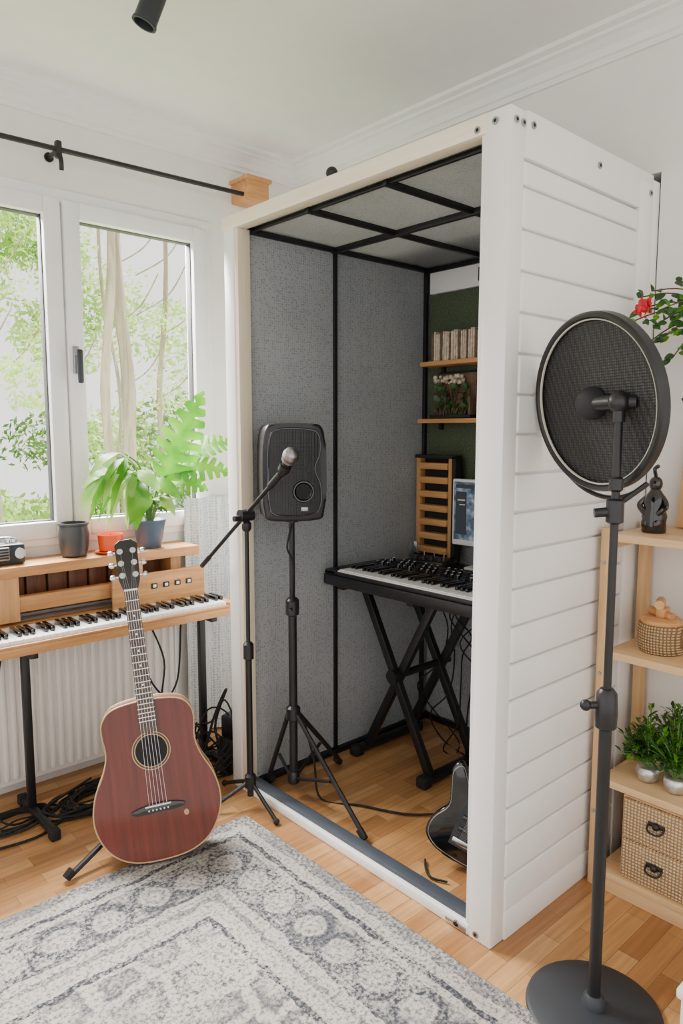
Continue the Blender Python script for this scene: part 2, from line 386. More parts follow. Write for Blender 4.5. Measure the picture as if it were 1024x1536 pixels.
for x,z in ((-.435,2.512),):
    b.cyl((x,1.75,z),(x,1.85,z),.009,'black'); b.cyl((x,1.842,z),(x,1.85,z),.018,'black',seg=20)
    b.box((x-.012,1.735,z-.03),(x+.012,1.765,z+.035),'black',.008); b.tube([(x,1.737,z-.02),(x,1.725,z-.05),(x+.004,1.735,z-.075)],.009,'black')
b.cyl((-1.7,1.75,2.493),(-1.7,1.85,2.493),.009,'black')
b.box((.41,1.71,2.505),(.53,1.85,2.60),'oakx',.006); b.box((.40,1.70,2.59),(.54,1.85,2.608),'oakx',.003)
b.done()

b=B("radiator")
rx0,rx1=-1.35,.0
b.box((rx0,1.745,.07),(rx1,1.765,.70),'rad',.006); b.box((rx0,1.80,.07),(rx1,1.815,.70),'rad',.006)
x=rx0+.02
while x<rx1-.02:
    b.box((x,1.732,.09),(x+.022,1.75,.68),'rad',.008); x+=.036
b.box((rx0,1.735,.695),(rx1,1.82,.715),'rad',.004); b.box((rx1-.006,1.735,.07),(rx1+.004,1.82,.70),'rad',.003)
for xx in (rx0+.1,rx1-.12):
    b.box((xx,1.815,.2),(xx+.03,1.85,.6),'rad'); b.cyl((xx,1.78,0),(xx,1.78,.08),.012,'rad')
b.done()
b=B("insulation_blanket")
vs=[];fs=[];nx,nz=40,30
for i in range(nx+1):
    for j in range(nz+1):
        X=.095+.60*i/nx; Z=.01+1.13*j/nz
        vs.append((X,1.80+.014*math.sin(i*.9)+.008*noise.noise(V((X*7,Z*5,0))),Z))
for i in range(nx):
    for j in range(nz):
        k=i*(nz+1)+j; fs.append([k,k+nz+1,k+nz+2,k+1])
b.add(vs,fs,'foil'); b.done(60)

b=B("window_counter")
b.box((-1.6,1.66,.905),(.085,1.848,.945),'oakx',.004)
b.box((-1.6,1.68,.765),(-.12,1.72,.825),'oakx',.004)
b.box((-1.6,1.825,.725),(.06,1.845,.905),'rust')
x=-1.55
while x<-.15:
    b.box((x,1.80,.73),(x+.075,1.825,.905),'rust',.003); x+=.085
for x in (-1.25,-.76,-.26): b.box((x,1.665,.735),(x+.075,1.84,.905),'oakz',.003)
b.box((-.02,1.73,.73),(.03,1.84,.905),'oakz',.003)
b.done()

# ---------------------------------------------------------------- piano
b=B("digital_piano")
px0,px1=-1.35,.15
b.box((px0,1.475,.657),(px1,1.72,.69),'oakx',.004)
b.box((px0,1.475,.69),(px1,1.488,.70),'oakx',.002)
b.box((px1-.03,1.478,.69),(px1,1.72,.712),'oakx',.004)
x=px0+.03;i=0
while x<px1-.055:
    b.box((x,1.49,.69),(x+.0225,1.625,.715),'ivory',.002)
    if i%7 in (0,1,3,4,5): b.box((x+.0150,1.530,.712),(x+.0312,1.625,.733),'blackg',.003)
    x+=.0235;i+=1
b.box((px0+.03,1.625,.69),(px1-.03,1.66,.722),'ivory',.004); b.box((px0+.03,1.66,.69),(px1-.03,1.72,.722),'oakx',.003)
b.box((-.33,1.645,.722),(.10,1.659,.855),'oakx',.004)
for k in range(4): b.box((-.16+k*.055,1.640,.785),(-.132+k*.055,1.646,.808),'blackp',.002); b.box((-.153+k*.055,1.638,.790),(-.139+k*.055,1.641,.803),'ivory',.001)
b.done()
b=B("piano_stand")
for x,yb in ((-.70,1.60),(.05,1.60)):
    b.box((x-.014,yb-.014,.03),(x+.014,yb+.014,.655),'black',.003)
    b.box((x-.014,1.36,.012),(x+.014,1.715,.036),'black',.004)
    for yy in (1.375,1.70): b.box((x-.018,yy-.02,0),(x+.018,yy+.02,.04),'rubber',.006)
    b.box((x-.014,1.49,.635),(x+.014,1.71,.655),'black',.002)
b.box((-.70,1.585,.625),(.05,1.615,.65),'black',.002)
b.done()

# ---------------------------------------------------------------- things on counter
b=B("ceramic_pot")
b.lathe([(.040,0),(.050,.008),(.057,.05),(.060,.09),(.054,.120),(.055,.127),(.059,.130),(.059,.138),(.048,.138),(.047,.05),(.0,.045)],'darkpot',(-.44,1.745,.945)); b.done()
b=B("candle_cup")
b.lathe([(.036,.010),(.046,.014),(.050,.05),(.051,.078),(.048,.082),(.046,.078),(.045,.066),(0,.066)],'orange',(-.295,1.725,.945))
b.lathe([(.045,.066),(.02,.069),(0,.069)],'wax',(-.295,1.725,.945)); b.cyl((-.295,1.725,1.01),(-.293,1.725,1.028),.0015,'blackm',seg=6)
b.lathe([(.048,0),(.064,.010),(.061,.012),(.05,.010),(0,.010)],'orange',(-.295,1.725,.9452)); b.done()
b=B("portable_radio")
b.box((-.84,1.71,.945),(-.64,1.79,1.025),'charcoal',.012); b.box((-.83,1.705,.965),(-.70,1.712,1.015),'steel',.003)
for k in range(4): b.box((-.825,1.702,.972+k*.011),(-.705,1.706,.977+k*.011),'blackm')
for xx in (-.67,-.69): b.cyl((xx,1.75,1.02),(xx,1.75,1.04),.012,'chrome')
b.cyl((-.665,1.712,.99),(-.665,1.695,.99),.02,'chrome'); b.tube([(-.83,1.75,1.02),(-.82,1.75,1.045),(-.68,1.75,1.045),(-.66,1.75,1.02)],.004,'chrome'); b.done()

def leaf(b,base,tip,nrm,w,mat,arc=.04,split=0,fold=.25,n=28):
    base=V(base);tip=V(tip);ax=tip-base;L=ax.length;a=ax.normalized();nr=V(nrm); nr=(nr-a*nr.dot(a)).normalized(); sd=a.cross(nr)
    vs=[];fs=[]
    for i in range(n+1):
        t=i/n
        mid=base+ax*t+nr*(arc*4*t*(1-t))
        if split: ww=w*(math.sin(math.pi*min(1,(t*.92+.08))**.62))**.8
        else: ww=w*math.sin(math.pi*t**.8)
        for sg in (-1,1):
            q=ww; fwd=0
            if split:
                ph=(t*split+(.25 if sg>0 else 0))%1
                if ph>.70 and .08<t<.95: q=ww*.30
                elif ph<.1 or ph>.6: q=ww*.93
                fwd=.30*q
            vs.append(mid+sd*sg*q*.5*1.0+nr*(fold*q*.25)+a*fwd*.4) 
            vs.append(mid+sd*sg*q+nr*(fold*q*.3-q*q*1.2)+a*fwd)
        vs.append(mid)
    for i in range(n):
        k=i*5;l=k+5
        fs+= [[k+4,l+4,l,k],[k,l,l+1,k+1],[k+4,k+2,l+2,l+4],[k+2,k+3,l+3,l+2]]
    b.add(vs,fs,mat)
b=B("monstera_plant")
po=(-.11,1.745,.945)
b.lathe([(.046,0),(.050,.004),(.066,.095),(.070,.110),(.072,.114),(.072,.124),(.064,.124),(.060,.105),(0,.102)],'bluepot',po)
b.lathe([(.060,.103),(0,.108)],'soil',po)
c=V((-.11,1.74,1.05))
spec=[((-.05,1.70,1.24),(.09,1.60,1.62),(-.6,-.7,.25),.100,'leaf',8,.03),
 ((.05,1.66,1.36),(.26,1.60,1.38),(-.3,-.5,.8),.075,'leaf',7,.03),
 ((-.02,1.72,1.22),(.10,1.60,1.19),(-.3,-.8,.5),.065,'leaf',6,.04),
 ((-.02,1.68,1.29),(.19,1.55,1.26),(-.4,-.6,.6),.080,'leaf',7,.03),
 ((-.15,1.70,1.20),(-.27,1.60,1.07),(-.2,-.8,.5),.05,'leaf',0,.04),
 ((-.16,1.72,1.24),(-.23,1.62,1.04),(-.5,-.8,.3),.05,'leaf',0,.04),
 ((-.10,1.72,1.16),(-.06,1.60,1.09),(.0,-.8,.5),.035,'leaf2',0,.03),
 ((-.12,1.72,1.24),(-.02,1.62,1.15),(.0,-.8,.5),.04,'leaf',0,.03),
 ((-.19,1.73,1.28),(-.10,1.64,1.18),(.0,-.8,.5),.035,'leaf2',0,.03)]
for (p0,p1,nn,w,mt,sp,arc) in spec:
    b.tube([c+V((random.uniform(-.02,.02),random.uniform(-.01,.01),0)),(c+V(p0))/2+V((0,0,.06)),V(p0)],.0035,'stem',seg=6)
    leaf(b,p0,p1,nn,w,mt,arc,sp,n=64 if sp else 20)
for k in range(24):
    r0=.06+.26*random.random(); top=V((-.15-r0*.5,1.73-.03*random.random(),1.24+.12*random.random()))
    tip=V((-.17-r0*1.0,1.72-.10*random.random(),1.16+.12*random.random()-.12*(k%2)))
    b.tube([c,(c+top)/2+V((.02,0,.08)),top],.0022,'stem',seg=5)
    leaf(b,top-V((-.02,0,0)),tip,(-.2,-.5,.9),.010+.012*random.random(),'leaf2' if k%3 else 'leaf',.04,0,n=14)
for k in range(16):
    an=random.uniform(0,2*math.pi); top=c+V((.06*math.cos(an),.03*math.sin(an)-.02,.04+.09*random.random()))
    leaf(b,top,top+V((.07*math.cos(an),-.05,.02-.05*random.random())),(0,-.5,.8),.018,'leaf' if k%2 else 'leafd',.02,0,n=10)
    b.tube([c,top],.002,'stem',seg=5,smooth=False)
b.done(80)

# ---------------------------------------------------------------- booth
b=B("vocal_booth")
zt=2.25
PW,PD=.078,.062
b.box((0,0,0),(PD,PW,zt),'white',.004)
b.box((.004,PW,.0),(PD-.004,PW+.012,zt-.01),'white',.002)
b.box((0,1.225,0),(PD,1.29,zt-.02),'white',.004)
b.box((.006,1.205,.04),(PD,1.226,zt-.05),'cream',.002)
b.box((-.002,PW-.01,zt-.050),(.05,1.30,zt),'creamy',.003)
b.box((.05,PW,zt-.03),(.075,1.25,zt-.002),'creamy',.002)
b.box((0,PW,0),(.055,1.225,.032),'white',.004)
b.box((.018,PW+.005,.030),(.060,1.22,.044),'track',.002)
b.box((.060,PW,0),(.080,1.22,.030),'track',.002)
b.box((PD,1.235,.0),(BD-.03,1.285,zt-.03),'white')
b.box((PD,1.228,.03),(BD-.05,1.236,zt-.05),'perf')
b.box((.498,1.216,.02),(.515,1.232,zt-.06),'black',.002)
b.box((1.072,1.212,.02),(1.092,1.232,zt-.06),'black',.002)
b.box((PD,1.206,0),(1.10,1.232,.024),'black',.002)
b.box((BD-.05,.0,0),(BD,1.235,zt-.02),'white')
b.box((BD-.075,.05,.03),(BD-.05,1.225,2.20),'perf')
b.box((BD-.10,.06,.95),(BD-.07,1.208,2.085),'felt',.006)
b.box((BD-.11,.06,2.09),(BD-.07,1.205,2.200),'white',.003)
b.box((BD-.095,.05,0),(BD-.075,1.22,.03),'black',.002)
b.box((1.082,.86,2.11),(1.092,.92,2.17),'charcoal',.003); b.box((1.080,.87,2.12),(1.084,.91,2.16),'steel',.002); b.cyl((1.079,.89,2.14),(1.083,.89,2.14),.012,'blackm')
b.box((PD,.022,0),(BD-.03,.05,zt-.02),'perf')
b.box((PD,.010,0),(.755,.024,zt-.01),'white')
z=.085
while z<2.13:
    h=min(.1045,2.135-z)
    b.box((PD-.002,-.004,z),(.672,.014,z+h-.006),'white',.006,seg=3); z+=.1045
b.box((PD-.002,-.006,.0),(.76,.012,.085),'white',.004)
b.box((PD-.002,-.008,2.135),(.76,.012,zt),'white',.004)
b.box((.672,-.010,.0),(.76,.012,2.22),'white',.004)
b.box((.756,-.0095,0),(.7995,.022,2.235),'white',.001); b.box((.7995,.0,0),(BD,.022,zt-.02),'white')
b.box((PD,.02,zt-.03),(.12,1.27,zt-.004),'white'); b.box((BD-.06,.02,zt-.03),(BD,1.27,zt-.004),'white')
b.box((PD,.02,zt-.03),(BD,.06,zt-.004),'white'); b.box((PD,1.225,zt-.03),(BD,1.27,zt-.004),'white')
b.add([(PD,.03,zt-.034),(BD-.05,.03,zt-.034),(BD-.05,1.235,zt-.034),(PD,1.235,zt-.034)],[[0,1,2,3]],'perfroof')
zb=zt-.060
for yy in (.49,.86): b.box((PD,yy,zb),(BD-.07,yy+.018,zb+.020),'black',.002)
for yy in (.05,1.212): b.box((PD,yy,zb),(BD-.07,yy+.018,zb+.020),'black',.002)
b.box((.49,.05,zb-.004),(.510,1.23,zb+.018),'black',.002)
b.box((1.08,.05,zb-.004),(1.10,1.225,zb+.018),'black',.002)
b.box((PD+.014,.09,zb+.006),(PD+.026,1.225,zb+.02),'black',.002)
def bolt(p,n):
    p=V(p);n=V(n); b.cyl(p,p+n*.004,.0095,'steel',seg=12); b.cyl(p+n*.004,p+n*.0045,.005,'blackm',seg=6)
bolt((0,.10,2.215),(-1,0,0)); bolt((0,.045,2.222),(-1,0,0))
for X in (.022,.052,.085): bolt((X,-.008 if X>.06 else 0,2.218),(0,-1,0))
bolt((.42,-.008,2.20),(0,-1,0)); bolt((.735,-.010,2.19),(0,-1,0)); bolt((.72,-.010,1.6),(0,-1,0))
bolt((0,.12,.018),(-1,0,0)); bolt((0,.05,.02),(-1,0,0))
b.box((-.004,.085,.004),(.0,.16,.02),'steel',.001)
b.cyl((.06,.735,2.24),(.06,.735,2.275),.010,'black'); b.ball((.06,.735,2.285),.020,'black')
b.done()

def wallshelf(n,y0,y1,z):
    b=B(n); b.box((.98,y0,z-.020),(1.099,y1,z),'oak',.003); b.box((1.085,y0+.04,z-.05),(1.099,y0+.06,z-.02),'black'); b.box((1.085,y1-.06,z-.05),(1.099,y1-.04,z-.02),'black'); b.done()
wallshelf("booth_shelf",.80,1.165,1.765); wallshelf("booth_shelf",.74,1.175,1.505)
b=B("book_row"); y=1.11;i=0
while y>.845:
    w=random.uniform(.009,.016); h=random.uniform(.118,.132)
    b.box((.995,y-w+.0025,1.766),(1.075,y,1.766+h),'paper' if i%4 else 'paper2',.002); y-=w;i+=1
b.box((.995,.80,1.766),(1.075,.835,1.90),'paper2',.002)
b.done()
b=B("framed_terrarium")
b.box((1.06,.885,1.506),(1.08,1.12,1.72),'blackm',.004)
b.box((1.055,.895,1.516),(1.062,1.11,1.71),'paper2',.002)
b.box((1.0,.885,1.506),(1.08,1.12,1.522),'blackm',.003)
b.box((1.0,.885,1.52),(1.06,.895,1.60),'paper2',.003)
for k in range(90):
    p=V((1.02+.03*random.random(),.90+.20*random.random(),1.52+.13*random.random()))
    b.tube([(p.x,p.y,1.52),(p.x,p.y+random.uniform(-.02,.02),p.z)],.0025,'twig',seg=4,smooth=False)
    leaf(b,p,p+V((-.02,random.uniform(-.03,.03),random.uniform(-.01,.03))),(-1,0,.5),.012,'twig' if k%3==0 else 'leafd',.005,0,n=5)
for k in range(40): b.ball((1.0+.04*random.random(),.94+.16*random.random(),1.665+.03*random.random()),.007+.004*random.random(),'paper',seg=8)
b.done()
b=B("wooden_rack")
for y in (.985,1.180): b.box((1.01,y,.862),(1.05,y+.025,1.325),'oakz',.003)
b.box((1.045,.985,.862),(1.052,1.205,1.325),'blackm')
b.box((1.005,.965,.862),(1.055,.986,1.335),'blackm',.002); b.box((1.005,.965,1.322),(1.055,1.210,1.338),'blackm',.002)
b.box((1.005,.965,.843),(1.055,1.210,.864),'blackm',.002)
for k in range(7): b.box((1.0,1.01,.875+k*.066),(1.048,1.182,.905+k*.066),'oak',.003)
b.done()

b=B("keyboard_stand")
for X in (.60,.88):
    for (ya,yb_) in ((1.14,.74),(.74,1.14)):
        p0=V((X+(.03 if ya>1 else 0),ya,.03)); p1=V((X+(.03 if ya>1 else 0),yb_,.785))
        d=(p1-p0).normalized(); x=V((1,0,0)); T=basis(p0,x,d,x.cross(d))
        b.box((-.014,0,-.018),(.014,(p1-p0).length,.018),'black',.003,T)
for yy in (1.14,.74):
    b.box((.55,yy-.02,.012),(.97,yy+.02,.042),'black',.006)
    for xx in (.56,.96): b.box((xx-.025,yy-.026,0),(xx+.025,yy+.026,.048),'rubber',.010)
    b.box((.46,yy-.018,.772),(1.0,yy+.018,.794),'black',.004)
b.cyl((.58,.94,.41),(.95,.94,.41),.016,'black'); b.cyl((.57,.94,.41),(.60,.94,.41),.03,'black',seg=20)
b.done()
b=B("synthesizer_keyboard")
b.box((.42,.22,.795),(1.04,1.205,.842),'blackp',.008)
b.box((.425,.23,.842),(.44,1.20,.857),'blackp',.003)
b.box((.425,1.13,.842),(.80,1.20,.862),'blackp',.005)
b.box((.60,.23,.842),(.80,1.13,.868),'blackp',.005)
y=1.125;i=0
while y>.25:
    b.box((.442,y-.0222,.842),(.60,y,.866),'ivory',.002)
    if i%7 in (0,1,3,4,5): b.box((.492,y-.029,.866),(.60,y-.0165,.879),'blackg',.003)
    y-=.0235;i+=1
b.box((.434,.24,.842),(.443,1.126,.862),'ivory')
for r_ in range(3):
    for k in range(26):
        yy=1.10-k*.032
        if (k+r_)%4==3: b.box((.635+r_*.05,yy-.01,.868),(.655+r_*.05,yy+.01,.876),'charcoal',.002)
        else:
            b.cyl((.645+r_*.05,yy,.868),(.645+r_*.05,yy,.884),.009,'blackg',r1=.0075,seg=10); b.box((.644+r_*.05,yy-.008,.884),(.646+r_*.05,yy,.885),'ivory')
b.done()
b=B("audio_interface")
T=Matrix.Translation((.88,1.0,.8425))@Matrix.Rotation(.2,4,'Z')
b.box((-.07,-.10,0),(.07,.08,.035),'blackp',.006,T)
for k in range(4): b.cyl((-.04,-.07+k*.04,.035),(-.04,-.07+k*.04,.052),.012,'charcoal',seg=12,T=T)
for k in range(3): b.cyl((.02,-.06+k*.05,.035),(.02,-.06+k*.05,.06),.004,'chrome',seg=8,T=T)
b.done()
b=B("glass_tumbler")
b.lathe([(.022,0),(.026,.003),(.030,.085),(.028,.085),(.024,.008),(0,.008)],'jar',(.93,1.14,.843)); b.done()
b=B("computer_monitor")
T=Matrix.Translation((.96,.935,.843))@Matrix.Rotation(math.radians(6),4,'Z')
b.box((-.01,-.36,.10),(.015,.0,.395),'white',.006,T); b.box((-.0125,-.35,.125),(-.0095,-.01,.383),'screen',0,T)
b.box((-.014,-.34,.355),(-.0122,-.02,.372),'track',0,T); b.box((-.014,-.075,.15),(-.0122,-.02,.34),'track',0,T); b.box((-.0145,-.068,.30),(-.0138,-.03,.305),'ivory',0,T); b.box((-.0145,-.068,.28),(-.0138,-.04,.284),'ivory',0,T)
b.box((.01,-.21,.01),(.03,-.15,.22),'white',.005,T); b.box((-.05,-.27,0),(.08,-.09,.012),'white',.004,T)
b.done()

# ---------------------------------------------------------------- PA speaker on tripod
sp=V((.118,1.035,0))
b=B("loudspeaker_stand")
b.cyl(sp+V((0,0,.06)),sp+V((0,0,.78)),.0165,'black',seg=20); b.cyl(sp+V((0,0,.70)),sp+V((0,0,1.105)),.011,'black')
b.lathe([(.018,0),(.026,.006),(.026,.06),(.018,.07)],'blackp',sp+V((0,0,.74)),seg=20); b.cyl(sp+V((0,0,.77)),sp+V((-.035,-.03,.77)),.007,'blackp')
b.lathe([(.018,0),(.028,.006),(.028,.05),(.018,.06)],'blackp',sp+V((0,0,.32)),seg=20); b.lathe([(.018,0),(.024,.006),(.024,.04),(.018,.05)],'blackp',sp+V((0,0,.06)),seg=20)
for ft in ((.105,.615,0),(.10,1.185,.0),(.44,1.12,0)):
    f=V(ft); d=(f-sp); d.z=0; h=sp+V((0,0,.345))
    b.tube([h+d.normalized()*.025,f+V((0,0,.02))],.0095,'black',smooth=False)
    mid=h.lerp(f,.55); b.tube([sp+V((0,0,.085))+d.normalized()*.02,mid],.007,'black',smooth=False)
    b.tube([f+V((0,0,.018))-d.normalized()*.03+V((0,0,.02)),f+V((0,0,.014))],.014,'rubber',smooth=False)
b.done()
b=B("loudspeaker")
n=V((-.50,-.866,.0)).normalized(); up=V((0,0,1)); rt=up.cross(n).normalized()
o=sp+V((0,0,1.12)); T=basis(o,rt,up,n)
hw=.118
ol=catmull2([(-hw*.72,.0),(hw*.72,.0),(hw*.95,.035),(hw,.12),(hw*.98,.28),(hw*.86,.345),(hw*.5,.356),(-hw*.5,.356),(-hw*.86,.345),(-hw*.98,.28),(-hw,.12),(-hw*.95,.035)],5)
b.prism(ol,-.12,.09,'blackp',T,.014)
ol2=catmull2([(-hw*.55,.022),(hw*.45,.022),(hw*.78,.05),(hw*.80,.13),(hw*.62,.19),(hw*.78,.25),(hw*.74,.315),(hw*.4,.335),(-hw*.5,.335),(-hw*.78,.30),(-hw*.82,.18),(-hw*.80,.06)],5)
b.prism(ol2,.088,.095,'grille',T,.003)
b.tube([T@V((x,y,.094)) for x,y in ol2],.0035,'blackg',seg=6,closed=True,smooth=False)
b.lathe([(.024,.0),(.030,.004),(.034,.010),(.038,.010),(.042,.0)],'blackg',(.03,.108,.093),(0,0,1),T=T,seg=28,ring=True)
b.cyl((.03,.108,.0935),(.03,.108,.0965),.025,'rubber',T=T,seg=24)
b.box((.022,.036,.0935),(.048,.050,.0965),'steel',.0005,T)
b.cyl((0,-.014,0),(0,.005,0),.024,'blackp',T=T); b.done()

b=B("microphone_stand")
ms=V((-.055,1.085,0))
b.cyl(ms+V((0,0,.05)),ms+V((0,0,.62)),.0125,'black'); b.cyl(ms+V((0,0,.60)),ms+V((0,0,1.125)),.008,'black')
b.lathe([(.013,0),(.02,.005),(.02,.06),(.012,.07)],'blackp',ms+V((0,0,.59)),seg=16)
b.lathe([(.013,0),(.022,.005),(.022,.05),(.013,.06)],'blackp',ms+V((0,0,.08)),seg=16)
for ft in ((-.035,1.30,0),(-.055,.92,.0),(-.22,1.15,0)):
    f=V(ft); b.tube([ms+V((0,0,.11)),f+V((0,0,.012))],.008,'black',smooth=False); b.ball(f+V((0,0,.012)),.012,'rubber',seg=10)
tail=V((-.055,1.405,.905)); head=V((-.055,.858,1.315))
d=(head-tail).normalized()
b.cyl(tail,head,.0075,'black'); b.cyl(tail,tail+d*.07,.010,'black')
cl=ms+V((0,0,1.135)); cl.z=1.14
b.cyl(cl+V((-.03,0,0)),cl+V((.025,0,0)),.022,'blackp',seg=20); b.cyl(cl+V((-.055,0,-.01)),cl+V((-.03,0,-.01)),.011,'blackp'); b.lathe([(.012,0),(.018,.01),(.018,.03),(.01,.04)],'blackp',ms+V((0,0,1.08)))
b.cyl(head-d*.10,head-d*.02,.012,'blackp')
b.done()
b=B("microphone")
d2=V((-.15,-.62,.55)).normalized(); m0=head
b.cyl(m0-d2*.02,m0+d2*.055,.013,'blackp',r1=.019,seg=20); b.cyl(m0+d2*.055,m0+d2*.062,.0245,'steel',seg=24)
b.lathe([(.021,0),(.027,.008),(.028,.02),(.024,.036),(.013,.045),(0,.047)],'steel',m0+d2*.06,d2,seg=24)
b.cyl(m0+d2*.0,m0+d2*.03,.021,'blackp',seg=16); b.done()

# ---------------------------------------------------------------- pop filter on stand
b=B("reflection_filter_stand")
ps=V((.016,-.303,0))
b.lathe([(.162,0),(.165,.006),(.163,.012),(.155,.016),(.03,.022),(.026,.04),(.018,.05)],'charcoal',ps,seg=64)
b.cyl(ps+V((0,0,.02)),ps+V((0,0,.80)),.0150,'black',seg=20); b.cyl(ps+V((0,0,.78)),ps+V((0,0,1.49)),.0095,'black')
b.lathe([(.016,0),(.025,.006),(.027,.04),(.024,.09),(.016,.10)],'blackp',ps+V((0,0,.74)),seg=20)
b.cyl(ps+V((0,0,.80)),ps+V((-.035,.03,.80)),.009,'blackp'); b.ball(ps+V((-.038,.033,.80)),.014,'blackp',seg=10)
b.lathe([(.011,0),(.020,.005),(.020,.055),(.011,.06)],'blackp',ps+V((0,0,1.235)),seg=16)
b.cyl(ps+V((0,0,1.265)),ps+V((-.03,.035,1.26)),.011,'blackp'); b.lathe([(.011,0),(.016,.005),(.016,.03),(.011,.035)],'blackp',ps+V((0,0,1.31)),seg=16)
an=math.radians(20); n=V((-math.cos(an),math.sin(an),0)); e1=V((math.sin(an),math.cos(an),0)); ti=math.radians(8)
e2=(V((0,0,1))*math.cos(ti)+n*math.sin(ti)).normalized(); nn=e1.cross(e2)
if nn.dot(n)<0: nn=-nn
dc=V((.070,-.218,1.517)); T=basis(dc,e1,e2,nn); R=.215
b.lathe([(R-.016,-.010),(R-.004,-.013),(R,-.009),(R,.013),(R-.005,.018),(R-.012,.017),(R-.016,.012)],'blackp',(0,0,0),(0,0,1),seg=80,T=T,ring=True)
b.lathe([(R-.020,.008),(R-.0195,.012),(R-.017,.013),(R-.016,.008)],'cream_pl',(0,0,0),(0,0,1),seg=80,T=T,ring=True)
b.lathe([(R-.014,.001),(.12,.002),(0,.003)],'mesh',(0,0,0),(0,0,1),seg=64,T=T)
b.lathe([(R-.014,-.003),(.12,-.002),(0,-.001)],'mesh',(0,0,0),(0,0,1),seg=64,T=T)
arc=[]
for k in range(19):
    a=math.radians(175+k*(130/18))
    arc.append(T@V((-math.cos(a)*(R+.010),math.sin(a)*(R+.020),-.014)))
b.tube(arc,.006,'black')
b.tube([arc[0],T@V((R-.004,.03,0))],.007,'black',smooth=False)
b.tube([arc[-1],ps+V((0,0,1.275))],.0065,'black',smooth=False)
hc=T@V((.0,.0,.002)); top=ps+V((0,0,1.48))
b.lathe([(.036,0),(.040,.006),(.039,.025),(.030,.038),(.022,.044),(0,.046)],'blackm',hc,nn,seg=28)
b.cyl(hc+nn*.022,top+V((0,0,.035)),.018,'blackp',seg=16); b.cyl(top+V((0,0,-.01)),top+V((0,0,.05)),.014,'blackp')
b.ball(top+V((0,0,.035)),.026,'blackp'); b.cyl(top+V((0,0,.035)),top+V((.012,-.035,.035)),.014,'blackp')
b.done()

# ---------------------------------------------------------------- acoustic guitar
b=B("acoustic_guitar")
half=[(.0,.0),(.075,.006),(.130,.028),(.170,.068),(.195,.125),(.199,.18),(.185,.24),(.158,.295),(.143,.34),(.141,.375),(.146,.415),(.143,.455),(.118,.488),(.07,.503),(.0,.507)]
pts=half+[(-x,y) for x,y in half[-2:0:-1]]
ol=catmull2(pts,5)
b.prism(ol,-.105,0,'mahs',None)
b.prism([(x*.985,.25+(y-.25)*.99) for x,y in ol],0,.0012,'mah')
for zz in (0.0,-.105): b.tube([(x,y,zz) for x,y in ol],.0026,'bind',seg=6,closed=True,smooth=False)
b.cyl((0,.345,.0012),(0,.345,.0020),.050,'rubber',seg=40)  # dark disc for the uncut soundhole, inner shade put into its colour
for rr,mm in ((.0505,'bind'),(.0545,'fret'),(.0585,'bind')): b.lathe([(rr,.001),(rr,.0026),(rr+.0028,.0026),(rr+.0028,.001)],mm,(0,.345,0),(0,0,1),seg=48,ring=True)
b.prism(catmull2([(-.082,.166),(-.045,.176),(0,.180),(.045,.176),(.082,.166),(.080,.155),(.045,.150),(-.045,.150),(-.080,.155)],4),.001,.009,'blackg',None,.002)
b.box((-.04,.171,.009),(.04,.175,.013),'ivory')
for k in range(6): b.ball((-.03+k*.012,.160,.010),.003,'ivory',seg=8)
def taper(y,w0=.028,w1=.0215): t=(y-.36)/(.87-.36); return w0+(w1-w0)*t
b.prism([(-taper(.37),.405),(taper(.37),.405),(taper(.87),.87),(-taper(.87),.87)],.001,.012,'fret')
b.prism([(-.026,.50),(.026,.50),(.021,.88),(-.021,.88)],-.018,.002,'mahs',None,.006)
for k in range(20):
    y=.872-.645*(1-2**(-k/12)); w=taper(y)
    if y>.41: b.box((-w,y-.0011,.012),(w,y+.0011,.0137),'chrome')
for k in (3,5,7,9,12):
    y=.872-.645*(1-2**(-(k-.5)/12)); b.cyl((0,y,.012),(0,y,.0127),.0035,'ivory',seg=10)
b.box((-.0215,.868,.005),(.0215,.874,.015),'ivory')
Th=Matrix.Translation((0,.872,.006))@Matrix.Rotation(math.radians(-13),4,'X')
b.prism([(-.023,0),(.023,0),(.034,.035),(.037,.16),(.018,.175),(-.018,.175),(-.037,.16),(-.034,.035)],-.016,0,'blackg',Th,.002)
for sg in (-1,1):
    for k in range(3):
        y=.05+k*.042
        b.cyl((sg*.021,y,-.018),(sg*.021,y,.014),.0055,'chrome',seg=10,T=Th); b.cyl((sg*.021,y,0),(sg*.021,y,.003),.010,'chrome',seg=14,T=Th)
        b.box((sg*.012 if sg>0 else -.034,y-.011,-.024),(sg*.034 if sg>0 else -.012,y+.011,-.012),'chrome',.002,Th)
        b.cyl((sg*.03,y,-.012),(sg*.048,y,-.012),.0035,'chrome',seg=8,T=Th); b.ball((sg*.052,y,-.012),.011,'chrome',(1,.85,.55),seg=10,T=Th)
        pe=Th@V((sg*.021,y,.006)); b.cyl((sg*(.0035+.007*(2-k)),.873,.015),pe,.0006,'steel',seg=5)
for k in range(6):
    b.cyl((-.0275+k*.011,.173,.0135),(-.0175+k*.007,.873,.0155),.0006,'chrome',seg=5)
b.ball((.085,.130,.0012),.008,'bind',(1,1.25,.05),seg=14)
g=b.done()
vd=V((.456,.89,0)); rr=V((.89,-.456,0)); le=math.radians(13); ro=math.radians(5.5)
up=(V((0,0,1))*math.cos(le)+vd*math.sin(le)); up2=(up*math.cos(ro)-rr*math.sin(ro)).normalized()
r2=(rr*math.cos(ro)+up*math.sin(ro)).normalized(); n2=r2.cross(up2)
GS=1.04
GO=V((-.485,.965,.026))
g.matrix_world=basis(GO,r2*GS,up2*GS,n2*GS)
gp=lambda x,y,z: GO+(r2*x+up2*y+n2*z)*GS
b=B("guitar_stand")
